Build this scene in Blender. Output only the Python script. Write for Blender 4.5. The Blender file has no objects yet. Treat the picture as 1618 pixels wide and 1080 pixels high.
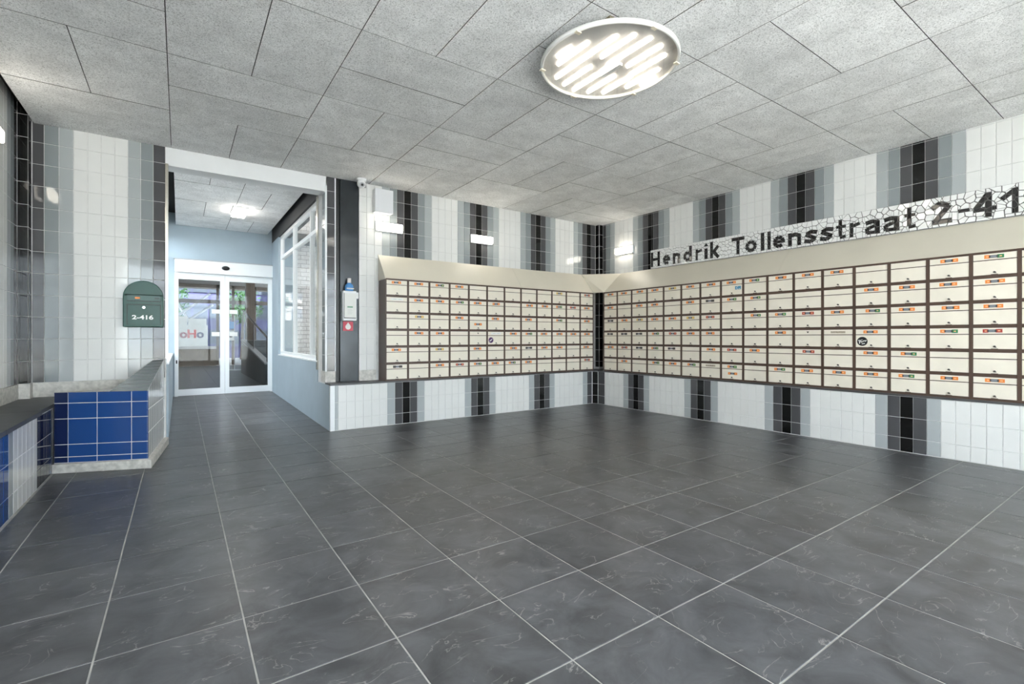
import bpy, bmesh, math, random
from mathutils import Matrix, Vector
random.seed(7)
R = random.Random(11)
PI = math.pi
SC = bpy.context.scene
COL = SC.collection

# ------------------------------------------------------------------ camera
BETA = math.atan2(525, 759)                 # the back wall is turned this much away from the picture plane
EYE = 1.12
cam = bpy.data.cameras.new('camera'); cam.sensor_width = 36; cam.lens = 759 / 1618 * 36
cam.shift_y = -7 / 1618; cam.clip_start = .05; cam.clip_end = 300
co = bpy.data.objects.new('camera', cam); COL.objects.link(co)
co.location = (0, 0, EYE); co.rotation_euler = (PI / 2, 0, -BETA)
SC.camera = co
# ------------------------------------------------------------------ daylight and exposure
w = bpy.data.worlds.new('sky'); SC.world = w; w.use_nodes = True
wn = w.node_tree.nodes; wl = w.node_tree.links
bgn = wn['Background']
SKY = 4.2
bgn.inputs[0].default_value = (.86, .93, 1.0, 1); bgn.inputs[1].default_value = SKY
sun = bpy.data.lights.new('sun', 'SUN'); sun.energy = 11.5; sun.angle = .01; sun.color = (1, .95, .88)
so = bpy.data.objects.new('sun', sun); COL.objects.link(so)
so.rotation_euler = (math.radians(26), 0, math.radians(20))      # high, from behind the viewer: lights the forecourt
vs = SC.view_settings
vs.view_transform = 'Standard'; vs.look = 'None'; vs.exposure = 1.84; vs.gamma = 1; vs.use_curve_mapping = False
cy = SC.cycles
cy.use_denoising = True
cy.max_bounces = 10; cy.diffuse_bounces = 6; cy.glossy_bounces = 4; cy.transparent_max_bounces = 12; cy.transmission_bounces = 6
cy.sample_clamp_indirect = 6; cy.caustics_reflective = False; cy.caustics_refractive = False
LAMP = 8.0        # ceiling lamp LED strips
WLAMP = 4.6        # wall lamps

# ------------------------------------------------------------------ materials
MATS = {}
def mat(name, col, rough=.5, metal=0., spec=.5, noise=0., nscale=8., bump=0., bscale=40., emit=0., ecol=None, stretch=None, detail=4., bdist=.01):
    if name in MATS: return MATS[name]
    m = bpy.data.materials.new(name); m.use_nodes = True; MATS[name] = m
    nt = m.node_tree; b = nt.nodes['Principled BSDF']
    b.inputs['Base Color'].default_value = (*col, 1); b.inputs['Roughness'].default_value = rough
    b.inputs['Metallic'].default_value = metal; b.inputs['Specular IOR Level'].default_value = spec
    if emit:
        b.inputs['Emission Color'].default_value = (*(ecol or col), 1); b.inputs['Emission Strength'].default_value = emit
    if noise or bump:
        tc = nt.nodes.new('ShaderNodeTexCoord'); mp = nt.nodes.new('ShaderNodeMapping')
        nt.links.new(tc.outputs['Object'], mp.inputs['Vector'])
        geo = nt.nodes.new('ShaderNodeObjectInfo'); ad = nt.nodes.new('ShaderNodeVectorMath'); ad.operation = 'ADD'
        sc_ = nt.nodes.new('ShaderNodeVectorMath'); sc_.operation = 'SCALE'; sc_.inputs['Scale'].default_value = 1.0
        nt.links.new(geo.outputs['Location'], sc_.inputs[0])
        nt.links.new(mp.outputs['Vector'], ad.inputs[0]); nt.links.new(sc_.outputs[0], ad.inputs[1])
        if stretch: mp.inputs['Scale'].default_value = stretch
        vec = ad.outputs[0]
    if noise:
        n = nt.nodes.new('ShaderNodeTexNoise'); n.inputs['Scale'].default_value = nscale; n.inputs['Detail'].default_value = detail
        nt.links.new(vec, n.inputs['Vector'])
        r = nt.nodes.new('ShaderNodeMapRange'); r.inputs['From Min'].default_value = .25; r.inputs['From Max'].default_value = .75
        r.inputs['To Min'].default_value = 1 - noise; r.inputs['To Max'].default_value = 1 + noise
        nt.links.new(n.outputs['Fac'], r.inputs['Value'])
        mx = nt.nodes.new('ShaderNodeVectorMath'); mx.operation = 'SCALE'; mx.inputs[0].default_value = col
        nt.links.new(r.outputs[0], mx.inputs['Scale']); nt.links.new(mx.outputs[0], b.inputs['Base Color'])
    if bump:
        n2 = nt.nodes.new('ShaderNodeTexNoise'); n2.inputs['Scale'].default_value = bscale; n2.inputs['Detail'].default_value = 3
        nt.links.new(vec, n2.inputs['Vector'])
        bp = nt.nodes.new('ShaderNodeBump'); bp.inputs['Strength'].default_value = bump; bp.inputs['Distance'].default_value = bdist
        nt.links.new(n2.outputs['Fac'], bp.inputs['Height']); nt.links.new(bp.outputs[0], b.inputs['Normal'])
    return m

def glass(name, tint=(1, 1, 1), refl=.05, rough=.0):
    if name in MATS: return MATS[name]
    m = bpy.data.materials.new(name); m.use_nodes = True; MATS[name] = m
    nt = m.node_tree; nt.nodes.clear()
    o = nt.nodes.new('ShaderNodeOutputMaterial'); t = nt.nodes.new('ShaderNodeBsdfTransparent'); g = nt.nodes.new('ShaderNodeBsdfGlossy')
    t.inputs[0].default_value = (*tint, 1); g.inputs['Roughness'].default_value = rough
    fr = nt.nodes.new('ShaderNodeLayerWeight'); fr.inputs[0].default_value = .5
    pw = nt.nodes.new('ShaderNodeMath'); pw.operation = 'POWER'; pw.inputs[1].default_value = 5.0
    nt.links.new(fr.outputs['Facing'], pw.inputs[0])
    mr = nt.nodes.new('ShaderNodeMapRange'); mr.inputs['To Min'].default_value = refl; mr.inputs['To Max'].default_value = .5
    nt.links.new(pw.outputs[0], mr.inputs['Value'])
    mx = nt.nodes.new('ShaderNodeMixShader')
    nt.links.new(mr.outputs[0], mx.inputs[0]); nt.links.new(t.outputs[0], mx.inputs[1]); nt.links.new(g.outputs[0], mx.inputs[2])
    nt.links.new(mx.outputs[0], o.inputs[0])
    return m

def ceramic(name, col): return mat(name, col, rough=.07, spec=.42, noise=.04, nscale=3, bump=.06, bscale=9, bdist=.004)
T_W = ceramic('tile_white', (.74, .74, .725)); T_V = ceramic('tile_pale_grey', (.40, .425, .435)); T_L = ceramic('tile_mid_grey', (.25, .275, .285))
T_D = ceramic('tile_dark_grey', (.078, .078, .083)); T_K = ceramic('tile_black', (.007, .007, .007)); T_B = ceramic('tile_blue', (.02, .068, .235))
T_S = ceramic('tile_light_grey', (.58, .59, .60)); T_N = ceramic('tile_navy', (.012, .022, .075))
GROUT = mat('grout', (.66, .66, .65), .85, noise=.12, nscale=14)
GROUTD = mat('floor_grout', (.42, .41, .39), .9, noise=.25, nscale=9)
STONE = mat('base_stone', (.56, .54, .50), .55, noise=.28, nscale=26, bump=.25, bscale=60, bdist=.004)
SLAB = mat('bench_slab', (.075, .075, .078), .42, noise=.25, nscale=5, bump=.15, bscale=30, bdist=.004)
PAINTB = mat('blue_grey_paint', (.37, .45, .51), .55, noise=.05, nscale=3)
PAINTW = mat('white_paint', (.78, .79, .80), .5, noise=.04, nscale=3)
FRAMEW = mat('white_frame', (.84, .86, .87), .3)
STEEL = mat('stainless', (.62, .58, .5), .25, metal=1.)
CREAM = mat('cream_enamel', (.78, .72, .615), .38, noise=.045, nscale=7)
CREAMH = mat('cream_hood', (.66, .61, .51), .35, noise=.04, nscale=2)
BROWN = mat('brown_enamel', (.080, .048, .034), .4, noise=.1, nscale=5)
DARK = mat('dark_void', (.012, .012, .012), .8)
BLACKM = mat('black_metal', (.01, .01, .011), .4)
COLUMN = mat('column_paint', (.030, .036, .041), .25, metal=.3, noise=.25, nscale=5)
LOCK = mat('lock_metal', (.12, .11, .10), .35, metal=.7)
ORANGE = mat('strip_orange', (.80, .24, .04), .5); GREEN = mat('strip_green', (.02, .20, .07), .5); RED = mat('strip_red', (.42, .05, .035), .5)
YEL = mat('strip_yellow', (.62, .45, .12), .5); GREYB = mat('strip_grey', (.16, .17, .19), .5); DARKB = mat('strip_dark', (.06, .055, .05), .5)
PALE = mat('strip_print', (.85, .50, .25), .6); PAPER = mat('paper', (.76, .76, .73), .7); WORN = mat('worn_glue', (.36, .31, .24), .8, noise=.4, nscale=60)
GLASS = glass('clear_glass', (.95, .97, .97), .04); GLASSD = glass('door_glass', (.80, .83, .84), .014); GLASSL = glass('lobby_glass', (.90, .92, .93), .012)
ACRYL = glass('acrylic_cover', (.96, .96, .95), .03)
GREENM = mat('green_mailbox_paint', (.016, .078, .062), .42, noise=.12, nscale=12)
WHITEP = mat('white_plastic', (.80, .81, .82), .35)
GREYP = mat('grey_plastic', (.42, .43, .45), .4)

def floor_mat():
    m = bpy.data.materials.new('slate_floor_tile'); m.use_nodes = True
    nt = m.node_tree; b = nt.nodes['Principled BSDF']; N = nt.nodes.new; L = nt.links.new
    tc = N('ShaderNodeTexCoord'); oi = N('ShaderNodeObjectInfo'); ad = N('ShaderNodeVectorMath'); ad.operation = 'ADD'
    sc_ = N('ShaderNodeVectorMath'); sc_.operation = 'SCALE'; sc_.inputs['Scale'].default_value = 3.7
    L(oi.outputs['Location'], sc_.inputs[0]); L(tc.outputs['Object'], ad.inputs[0]); L(sc_.outputs[0], ad.inputs[1])
    n1 = N('ShaderNodeTexNoise'); n1.inputs['Scale'].default_value = 4.5; n1.inputs['Detail'].default_value = 8; n1.inputs['Roughness'].default_value = .65
    n1.inputs['Distortion'].default_value = .6
    L(ad.outputs[0], n1.inputs['Vector'])
    cr = N('ShaderNodeValToRGB'); e = cr.color_ramp.elements
    e[0].position = .36; e[0].color = (.044, .045, .050, 1); e[1].position = .66; e[1].color = (.106, .108, .117, 1)
    L(n1.outputs['Fac'], cr.inputs['Fac'])
    # thin pale slate veins: narrow band of a distorted noise
    n2 = N('ShaderNodeTexNoise'); n2.inputs['Scale'].default_value = 3.2; n2.inputs['Detail'].default_value = 5; n2.inputs['Distortion'].default_value = 1.4
    mp = N('ShaderNodeMapping'); mp.inputs['Scale'].default_value = (1, 1.9, 1); L(ad.outputs[0], mp.inputs['Vector']); L(mp.outputs[0], n2.inputs['Vector'])
    s1 = N('ShaderNodeMath'); s1.operation = 'SUBTRACT'; s1.inputs[1].default_value = .5; L(n2.outputs['Fac'], s1.inputs[0])
    s2 = N('ShaderNodeMath'); s2.operation = 'ABSOLUTE'; L(s1.outputs[0], s2.inputs[0])
    mr = N('ShaderNodeMapRange'); mr.inputs['From Min'].default_value = 0; mr.inputs['From Max'].default_value = .010
    mr.inputs['To Min'].default_value = 1; mr.inputs['To Max'].default_value = 0; L(s2.outputs[0], mr.inputs['Value'])
    n3 = N('ShaderNodeTexNoise'); n3.inputs['Scale'].default_value = 6; L(ad.outputs[0], n3.inputs['Vector'])
    mk = N('ShaderNodeMapRange'); mk.inputs['From Min'].default_value = .46; mk.inputs['From Max'].default_value = .58; L(n3.outputs['Fac'], mk.inputs['Value'])
    mu = N('ShaderNodeMath'); mu.operation = 'MULTIPLY'; L(mr.outputs[0], mu.inputs[0]); L(mk.outputs[0], mu.inputs[1])
    mu2 = N('ShaderNodeMath'); mu2.operation = 'MULTIPLY'; mu2.inputs[1].default_value = .75; L(mu.outputs[0], mu2.inputs[0])
    mx = N('ShaderNodeMix'); mx.data_type = 'RGBA'; L(mu2.outputs[0], mx.inputs['Factor']); L(cr.outputs[0], mx.inputs['A']); mx.inputs['B'].default_value = (.30, .29, .28, 1)
    # whole-tile tone shift
    ts = N('ShaderNodeMapRange'); ts.inputs['To Min'].default_value = .88; ts.inputs['To Max'].default_value = 1.12; L(oi.outputs['Random'], ts.inputs['Value'])
    vm = N('ShaderNodeVectorMath'); vm.operation = 'SCALE'; L(mx.outputs['Result'], vm.inputs[0]); L(ts.outputs[0], vm.inputs['Scale'])
    L(vm.outputs[0], b.inputs['Base Color'])
    rr = N('ShaderNodeMapRange'); rr.inputs['To Min'].default_value = .27; rr.inputs['To Max'].default_value = .40; L(n1.outputs['Fac'], rr.inputs['Value'])
    L(rr.outputs[0], b.inputs['Roughness'])
    bp = N('ShaderNodeBump'); bp.inputs['Strength'].default_value = .12; bp.inputs['Distance'].default_value = .005
    L(n1.outputs['Fac'], bp.inputs['Height']); L(bp.outputs[0], b.inputs['Normal'])
    return m
FLOORT = floor_mat()

def woodwool_mat():
    m = bpy.data.materials.new('wood_wool_board'); m.use_nodes = True
    nt = m.node_tree; b = nt.nodes['Principled BSDF']; N = nt.nodes.new; L = nt.links.new
    tc = N('ShaderNodeTexCoord'); oi = N('ShaderNodeObjectInfo'); ad = N('ShaderNodeVectorMath'); ad.operation = 'ADD'
    L(tc.outputs['Object'], ad.inputs[0]); L(oi.outputs['Location'], ad.inputs[1])
    n1 = N('ShaderNodeTexNoise'); n1.inputs['Scale'].default_value = 130; n1.inputs['Detail'].default_value = 3; n1.inputs['Distortion'].default_value = 1.2
    L(ad.outputs[0], n1.inputs['Vector'])
    n2 = N('ShaderNodeTexNoise'); n2.inputs['Scale'].default_value = 5; n2.inputs['Detail'].default_value = 5; L(ad.outputs[0], n2.inputs['Vector'])
    cr = N('ShaderNodeValToRGB'); e = cr.color_ramp.elements
    e[0].position = .33; e[0].color = (.40, .402, .405, 1); e[1].position = .53; e[1].color = (.86, .865, .87, 1)
    L(n1.outputs['Fac'], cr.inputs['Fac'])
    mr = N('ShaderNodeMapRange'); mr.inputs['From Min'].default_value = .3; mr.inputs['From Max'].default_value = .7; mr.inputs['To Min'].default_value = .88; mr.inputs['To Max'].default_value = 1.1
    L(n2.outputs['Fac'], mr.inputs['Value'])
    tr = N('ShaderNodeMapRange'); tr.inputs['To Min'].default_value = .94; tr.inputs['To Max'].default_value = 1.05; L(oi.outputs['Random'], tr.inputs['Value'])
    mm = N('ShaderNodeMath'); mm.operation = 'MULTIPLY'; L(mr.outputs[0], mm.inputs[0]); L(tr.outputs[0], mm.inputs[1])
    vm = N('ShaderNodeVectorMath'); vm.operation = 'SCALE'; L(cr.outputs[0], vm.inputs[0]); L(mm.outputs[0], vm.inputs['Scale'])
    L(vm.outputs[0], b.inputs['Base Color']); b.inputs['Roughness'].default_value = .95; b.inputs['Specular IOR Level'].default_value = .15
    bp = N('ShaderNodeBump'); bp.inputs['Strength'].default_value = .5; bp.inputs['Distance'].default_value = .004
    L(n1.outputs['Fac'], bp.inputs['Height']); L(bp.outputs[0], b.inputs['Normal'])
    return m
WOODWOOL = woodwool_mat()

# ------------------------------------------------------------------ mesh helpers
class MB:
    """collects shapes, build() links them as one mesh object"""
    def __init__(s): s.v = []; s.f = []; s.m = []
    def poly(s, pts, mi=0):
        k = len(s.v); s.v += [tuple(p) for p in pts]; s.f.append(tuple(range(k, k + len(pts)))); s.m.append(mi); return s
    def box(s, a, b, mi=0):
        x0, x1 = sorted((a[0], b[0])); y0, y1 = sorted((a[1], b[1])); z0, z1 = sorted((a[2], b[2]))
        k = len(s.v)
        s.v += [(x0, y0, z0), (x1, y0, z0), (x1, y1, z0), (x0, y1, z0), (x0, y0, z1), (x1, y0, z1), (x1, y1, z1), (x0, y1, z1)]
        for q in ((0, 3, 2, 1), (4, 5, 6, 7), (0, 1, 5, 4), (1, 2, 6, 5), (2, 3, 7, 6), (3, 0, 4, 7)):
            s.f.append(tuple(k + i for i in q)); s.m.append(mi)
        return s
    def prism(s, pts, off, mi=0):
        """polygon pts swept by the vector off"""
        n = len(pts); k = len(s.v); off = Vector(off)
        s.v += [tuple(p) for p in pts] + [tuple(Vector(p) + off) for p in pts]
        s.f.append(tuple(range(k + n - 1, k - 1, -1))); s.f.append(tuple(range(k + n, k + 2 * n))); s.m += [mi, mi]
        for i in range(n):
            j = (i + 1) % n; s.f.append((k + i, k + j, k + n + j, k + n + i)); s.m.append(mi)
        return s
    def tube(s, p, q, r, n=10, mi=0, r2=None):
        p, q = Vector(p), Vector(q); d = (q - p).normalized(); r2 = r if r2 is None else r2
        a = d.orthogonal().normalized(); b = d.cross(a); k = len(s.v)
        for c, rr in ((p, r), (q, r2)):
            for i in range(n):
                t = 2 * PI * i / n; s.v.append(tuple(c + (a * math.cos(t) + b * math.sin(t)) * rr))
        for i in range(n):
            j = (i + 1) % n; s.f.append((k + i, k + j, k + n + j, k + n + i)); s.m.append(mi)
        s.f.append(tuple(range(k + n - 1, k - 1, -1))); s.f.append(tuple(range(k + n, k + 2 * n))); s.m += [mi, mi]
        return s
    def lathe(s, c, prof, n=32, mi=0, axis='z'):
        """prof: (radius, height) pairs round the axis through c"""
        k = len(s.v); c = Vector(c)
        for r, h in prof:
            for i in range(n):
                t = 2 * PI * i / n; a, b = r * math.cos(t), r * math.sin(t)
                s.v.append(tuple(c + (Vector((a, b, h)) if axis == 'z' else Vector((a, h, b)))))
        for j in range(len(prof) - 1):
            for i in range(n):
                i2 = (i + 1) % n; s.f.append((k + j * n + i, k + j * n + i2, k + (j + 1) * n + i2, k + (j + 1) * n + i)); s.m.append(mi)
        return s
    def mesh(s, name, mats):
        me = bpy.data.meshes.new(name); me.from_pydata(s.v, [], s.f)
        for m in (mats if isinstance(mats, (list, tuple)) else [mats]): me.materials.append(m)
        for p, i in zip(me.polygons, s.m): p.material_index = i
        bm = bmesh.new(); bm.from_mesh(me); bmesh.ops.recalc_face_normals(bm, faces=bm.faces); bm.to_mesh(me); bm.free()
        return me
    def build(s, name, mats, parent=None, smooth=False, bevel=0):
        o = link(name, s.mesh(name, mats), parent)
        if smooth:
            for p in o.data.polygons: p.use_smooth = True
        if bevel:
            md = o.modifiers.new('edge', 'BEVEL'); md.width = bevel; md.segments = 2; md.limit_method = 'ANGLE'
        return o
def link(name, me, parent=None):
    o = bpy.data.objects.new(name, me); COL.objects.link(o)
    if parent is not None: o.parent = parent
    return o
def tag(o, label, cat, group=None):
    o['label'] = label; o['category'] = cat
    if group: o['group'] = group
    return o
def struct(o): o['kind'] = 'structure'; return o
def thing(name, label, cat, loc=(0, 0, 0), rotz=0, group=None):
    o = link(name, None); o.location = loc; o.rotation_euler = (0, 0, rotz); o.empty_display_size = .05
    return tag(o, label, cat, group)
def text_mesh(txt, size, mats, depth=.002, name='lettering', align='CENTER', bold=0.):
    cu = bpy.data.curves.new(name, 'FONT'); cu.body = txt; cu.size = size; cu.extrude = depth; cu.offset = bold; cu.align_x = align; cu.align_y = 'CENTER'
    o = bpy.data.objects.new(name, cu); COL.objects.link(o)
    dg = bpy.context.evaluated_depsgraph_get(); dg.update()
    me = bpy.data.meshes.new_from_object(o.evaluated_get(dg)); me.name = name
    bpy.data.objects.remove(o); bpy.data.curves.remove(cu)
    me.materials.clear(); me.materials.append(mats)
    return me

TC = {}
def tile_mesh(wd, ht, m, t=.005, b=.0018):
    key = (round(wd, 3), round(ht, 3), m.name, t)
    if key in TC: return TC[key]
    x, z = wd / 2, ht / 2; v = []; f = []
    for (dx, dz, y) in ((x, z, 0), (x, z, -t + b), (x - b, z - b, -t)):
        v += [(-dx, y, -dz), (dx, y, -dz), (dx, y, dz), (-dx, y, dz)]
    for r in (0, 4):
        for i in range(4):
            j = (i + 1) % 4; f.append((r + i, r + j, r + 4 + j, r + 4 + i))
    f.append((8, 9, 10, 11))
    me = bpy.data.meshes.new('tile'); me.from_pydata(v, [], f); me.materials.append(m); me.update(); TC[key] = me
    return me
def cells(cuts):
    return list(zip(cuts[:-1], cuts[1:]))
def lay(parent, rotz, base, ucells, vcells, colour, gap=.0046, tilt=.0022, skip=None, name='tile'):
    """tiles on an upright plane; base = point of the plane at u=0; u runs to the right for someone facing it"""
    ux, uy = math.cos(rotz), math.sin(rotz)
    for iu, (u0, u1) in enumerate(ucells):
        for iv, (v0, v1) in enumerate(vcells):
            if skip and skip(u0, u1, v0, v1): continue
            if u1 - u0 < .012 or v1 - v0 < .012: continue
            m = colour((u0 + u1) / 2, (v0 + v1) / 2)
            o = link(name, tile_mesh(u1 - u0 - gap, v1 - v0 - gap, m), parent)
            c = (u0 + u1) / 2
            o.location = (base[0] + ux * c, base[1] + uy * c, (v0 + v1) / 2)
            o.rotation_euler = (R.uniform(-tilt, tilt), 0, rotz + R.uniform(-tilt, tilt))
def band(p, black, pitch, lo, hi):
    """cut positions of columns of width pitch, one centred on black, clipped to lo..hi"""
    a = black - pitch / 2; k0 = math.floor((lo - a) / pitch)
    cuts = [lo]; x = a + (k0 + 1) * pitch
    while x < hi - 1e-4:
        if x > lo + 1e-4: cuts.append(x)
        x += pitch
    cuts.append(hi); return cells(cuts)
def upper_colour(black, pitch):
    def f(u, v):
        i = round((u - black) / pitch) % 11
        return (T_K, T_D, T_L, T_V, T_W, T_W, T_W, T_W, T_V, T_L, T_D)[i]
    return f
def lower_colour(black, pitch):
    def f(u, v):
        i = round((u - black) / pitch) % 11
        return (T_K, T_D, T_V, T_W, T_W, T_W, T_W, T_W, T_W, T_V, T_D)[i]
    return f
def rows(z0, step, lo, hi):
    cuts = [lo]; k = math.floor((lo - z0) / step) + 1
    while z0 + k * step < hi - .01:
        if z0 + k * step > lo + .01: cuts.append(z0 + k * step)
        k += 1
    return cells(cuts + [hi])

CEIL = 3.11
WX, WY = 6.19, 6.20            # right wall, back wall
PX, PY = 5.83, 5.943           # front of the low plinths
LEDGE = .565
LX = -1.21                     # left wall
PITCH = .10238; VP = .2035
COR_R, COR_L, DOORY, DOORZ = 1.476, -.12, 10.35, .078
FRONT = -2.6

# ------------------------------------------------------------------ large structure
# floor: grout bed and slate tiles
fl = struct(MB().box((-1.6, FRONT - .3, -.12), (6.6, 6.42, -.002)).build('floor', GROUTD))
def floor_tiles(parent, xs, ys, keep, z=lambda y: 0.):
    for x0, x1 in xs:
        for y0, y1 in ys:
            if not keep((x0 + x1) / 2, (y0 + y1) / 2): continue
            g = .0058; k = ('f', round(x1 - x0, 3), round(y1 - y0, 3))
            if k not in TC:
                a, b = (x1 - x0 - g) / 2, (y1 - y0 - g) / 2; e = .0015
                m = MB(); v = [(-a, -b), (a, -b), (a, b), (-a, b)]
                m.v = [(p[0], p[1], -.004) for p in v] + [(p[0], p[1], -e) for p in v] + [(p[0] - math.copysign(e, p[0]), p[1] - math.copysign(e, p[1]), 0) for p in v]
                for r in (0, 4):
                    for i in range(4):
                        j = (i + 1) % 4; m.f.append((r + i, r + j, r + 4 + j, r + 4 + i)); m.m.append(0)
                m.f.append((8, 9, 10, 11)); m.m.append(0)
                TC[k] = m.mesh('tile', FLOORT)
            o = link('tile', TC[k], parent)
            yc = (y0 + y1) / 2
            sl = math.atan2(z(y1) - z(y0), y1 - y0)
            o.location = ((x0 + x1) / 2, yc, (z(y0) + z(y1)) / 2); o.rotation_euler = (sl + R.uniform(-.0008, .0008), R.uniform(-.0008, .0008), 0)
def grid(o, p, lo, hi):
    k0 = math.ceil((lo - o) / p - 1e-6); c = []
    while o + k0 * p < hi + 1e-6: c.append(o + k0 * p); k0 += 1
    if not c or c[0] > lo + .02: c = [lo] + c
    if c[-1] < hi - .02: c.append(hi)
    return cells(c)
FX, FY = (.21, .4575), (2.19, .4685)
floor_tiles(fl, grid(*FX, -.855, PX), grid(*FY, -1.1, PY), lambda x, y: not (x < -.18 and y > 5.3))
fc = struct(MB().prism([(-.4, 5.95, -.1), (-.4, 5.95, -.003), (-.4, DOORY + .2, DOORZ - .001), (-.4, DOORY + .2, -.1)], (2.2, 0, 0)).build('floor_corridor', GROUTD))
rampz = lambda y: max(0, (y - 5.95) / (DOORY - 5.95)) * DOORZ
floor_tiles(fc, grid(*FX, COR_L - .02, COR_R), grid(*FY, 5.946, DOORY + .1), lambda x, y: True, rampz)

# ceiling: wood wool boards in basket weave below a dark void
cl = struct(MB().box((-1.6, FRONT - .3, 3.36), (6.6, 6.42, 3.45)).build('ceiling', DARK))
EDGE = mat('board_edge', (.09, .09, .087), .95)
def boards(parent, sqs, z, th=.03, g=.0055):
    for (x0, x1, y0, y1, along_y) in sqs:
        parts = [(x0, (x0 + x1) / 2, y0, y1), ((x0 + x1) / 2, x1, y0, y1)] if along_y else [(x0, x1, y0, (y0 + y1) / 2), (x0, x1, (y0 + y1) / 2, y1)]
        for a, b, c, d in parts:
            if b - a < .03 or d - c < .03: continue
            k = ('c', round(b - a, 3), round(d - c, 3))
            if k not in TC: 
                mb = MB().box((-(b - a - g) / 2, -(d - c - g) / 2, 0), ((b - a - g) / 2, (d - c - g) / 2, th)); mb.m = [0, 1, 1, 1, 1, 1]
                TC[k] = mb.mesh('panel', [WOODWOOL, EDGE])
            o = link('panel', TC[k], parent); o.location = ((a + b) / 2, (c + d) / 2, z + R.uniform(0, .002)); o.rotation_euler = (R.uniform(-.0005, .0005), R.uniform(-.0005, .0005), 0)
sq = []
CXO, CP, CYP = -.073, 1.0435, 1.03
for i in range(-1, 6):
    for j in range(0, 9):
        x0 = CXO + i * CP; y1 = 6.2 - j * CYP; y0 = y1 - CYP
        sq.append((x0, min(x0 + CP, 6.185), y0, y1 - (.004 if j == 0 else 0), (i + j) % 2 == 0))
boards(cl, sq, CEIL)
MB().box((-1.1, FRONT, CEIL + .034), (6.2, 6.2, CEIL + .05)).build('ceiling_backing', DARK, cl)
cc = struct(MB().box((-.4, 6.42, 3.32), (1.9, DOORY + .3, 3.4)).build('ceiling_corridor', DARK))
sq = []
for j in range(0, 4):
    y1 = DOORY - .01 - j * .98; y0 = max(6.47, y1 - .98)
    sq.append((-.06, .70, y0, y1, j % 2 == 1)); sq.append((.70, 1.40, y0, y1, j % 2 == 0))
boards(cc, sq, CEIL)
MB().box((-.06, 6.47, CEIL + .034), (1.40, DOORY, CEIL + .05)).build('ceiling_backing', DARK, cc)

# back wall behind the mailboxes
wb = struct(MB().box((1.90, WY, 0), (6.6, WY + .22, 3.36)).build('wall_back', GROUT))
BB = 2.556
lay(wb, 0, (0, WY), band(0, BB, PITCH, 1.893, 6.088), rows(.70, VP, 2.16, 3.125), upper_colour(BB, PITCH))
lay(wb, 0, (0, WY), band(0, BB, PITCH, 1.893, 2.116), rows(.70, VP, .70, 2.16), upper_colour(BB, PITCH))
# short pier beside the corridor and the slot for the steel column
pr = struct(MB().box((COR_R + .012, WY, 0), (1.602, WY + .40, 3.36)).build('wall_pier', GROUT))
lay(pr, 0, (0, WY), [(1.497, 1.592)], rows(.70, VP, .70, 3.125), lambda u, v: T_D)
lay(pr, -PI / 2, (COR_R + .012, 0), [(-6.375, -6.215)], rows(.70, VP, .70, 3.0), lambda u, v: T_L)
MB().box((COR_R + .002, WY - .012, .70), (COR_R + .022, WY + .008, 3.0)).build('corner_trim', FRAMEW, pr)
MB().box((1.592, WY - .012, .70), (1.603, WY + .004, 3.11)).build('corner_trim', FRAMEW, pr)
MB().box((COR_R, WY - .016, LEDGE), (1.600, WY + .2, .70)).build('base_stone', STONE, pr)
struct(MB().box((1.60, WY + .14, 0), (1.90, WY + .22, 3.36)).build('wall_recess', BLACKM))
struct(MB().box((1.893, WY - .016, LEDGE), (2.116, WY, .699)).build('baseboard_back', STONE))
# corner pillar of black tiles
cp = struct(MB().box((6.098, 6.108, 0), (WX + .02, WY + .02, 3.3)).build('wall_corner_pillar', GROUT))
lay(cp, 0, (0, 6.108), [(6.09, WX - .002)], rows(.70, VP, .6, 3.12), lambda u, v: T_K)
lay(cp, -PI / 2, (6.098, 0), [(-6.198, -6.10)], rows(.70, VP, .6, 3.12), lambda u, v: T_K)
MB().box((6.092, 6.102, .6), (6.098, 6.108, 3.12)).build('corner_trim', GROUT, cp)

# right wall
wr = struct(MB().box((WX, FRONT, 0), (WX + .25, 6.5, 3.36)).build('wall_right', GROUT))
RB, RP = -5.054, .10262
lay(wr, -PI / 2, (WX, 0), band(0, RB, RP, -6.10, -5.03), rows(2.69, VP, 2.16, 3.125), upper_colour(RB, RP))
lay(wr, -PI / 2, (WX, 0), band(0, RB, RP, -5.03, .5), rows(2.69, VP, 2.49, 3.125), upper_colour(RB, RP))
lay(wr, -PI / 2, (WX, 0), [(-.30 + .205 * i, -.30 + .205 * (i + 1)) for i in range(12)], rows(2.69, VP, LEDGE, 2.49), lambda u, v: T_W)
# alcove wall on the left of the corridor opening
wa = struct(MB().box((-1.55, WY, 0), (COR_L, WY + .22, 3.36)).build('wall_alcove', GROUT))
ac = [-1.126, -1.045, -.943, -.840, -.7375, -.635, -.5325, -.430, -.328, -.2255, -.124]
acol = [T_D, T_L, T_V, T_W, T_W, T_W, T_W, T_V, T_L, T_D]
def alc(u, v):
    for (a, b), c in zip(cells(ac), acol):
        if a <= u <= b: return c
lay(wa, 0, (0, WY), cells(ac), rows(.70, VP, .70, 3.125), alc)
struct(MB().box((-1.118, WY - .018, .55), (-.2, WY, .699)).build('baseboard_alcove', STONE))
# stainless corner strip on the alcove wall end
struct(MB().box((-.126, WY - .014, .90), (-.098, WY + .03, 2.94)).build('trim_1', STEEL, bevel=.003))
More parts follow.
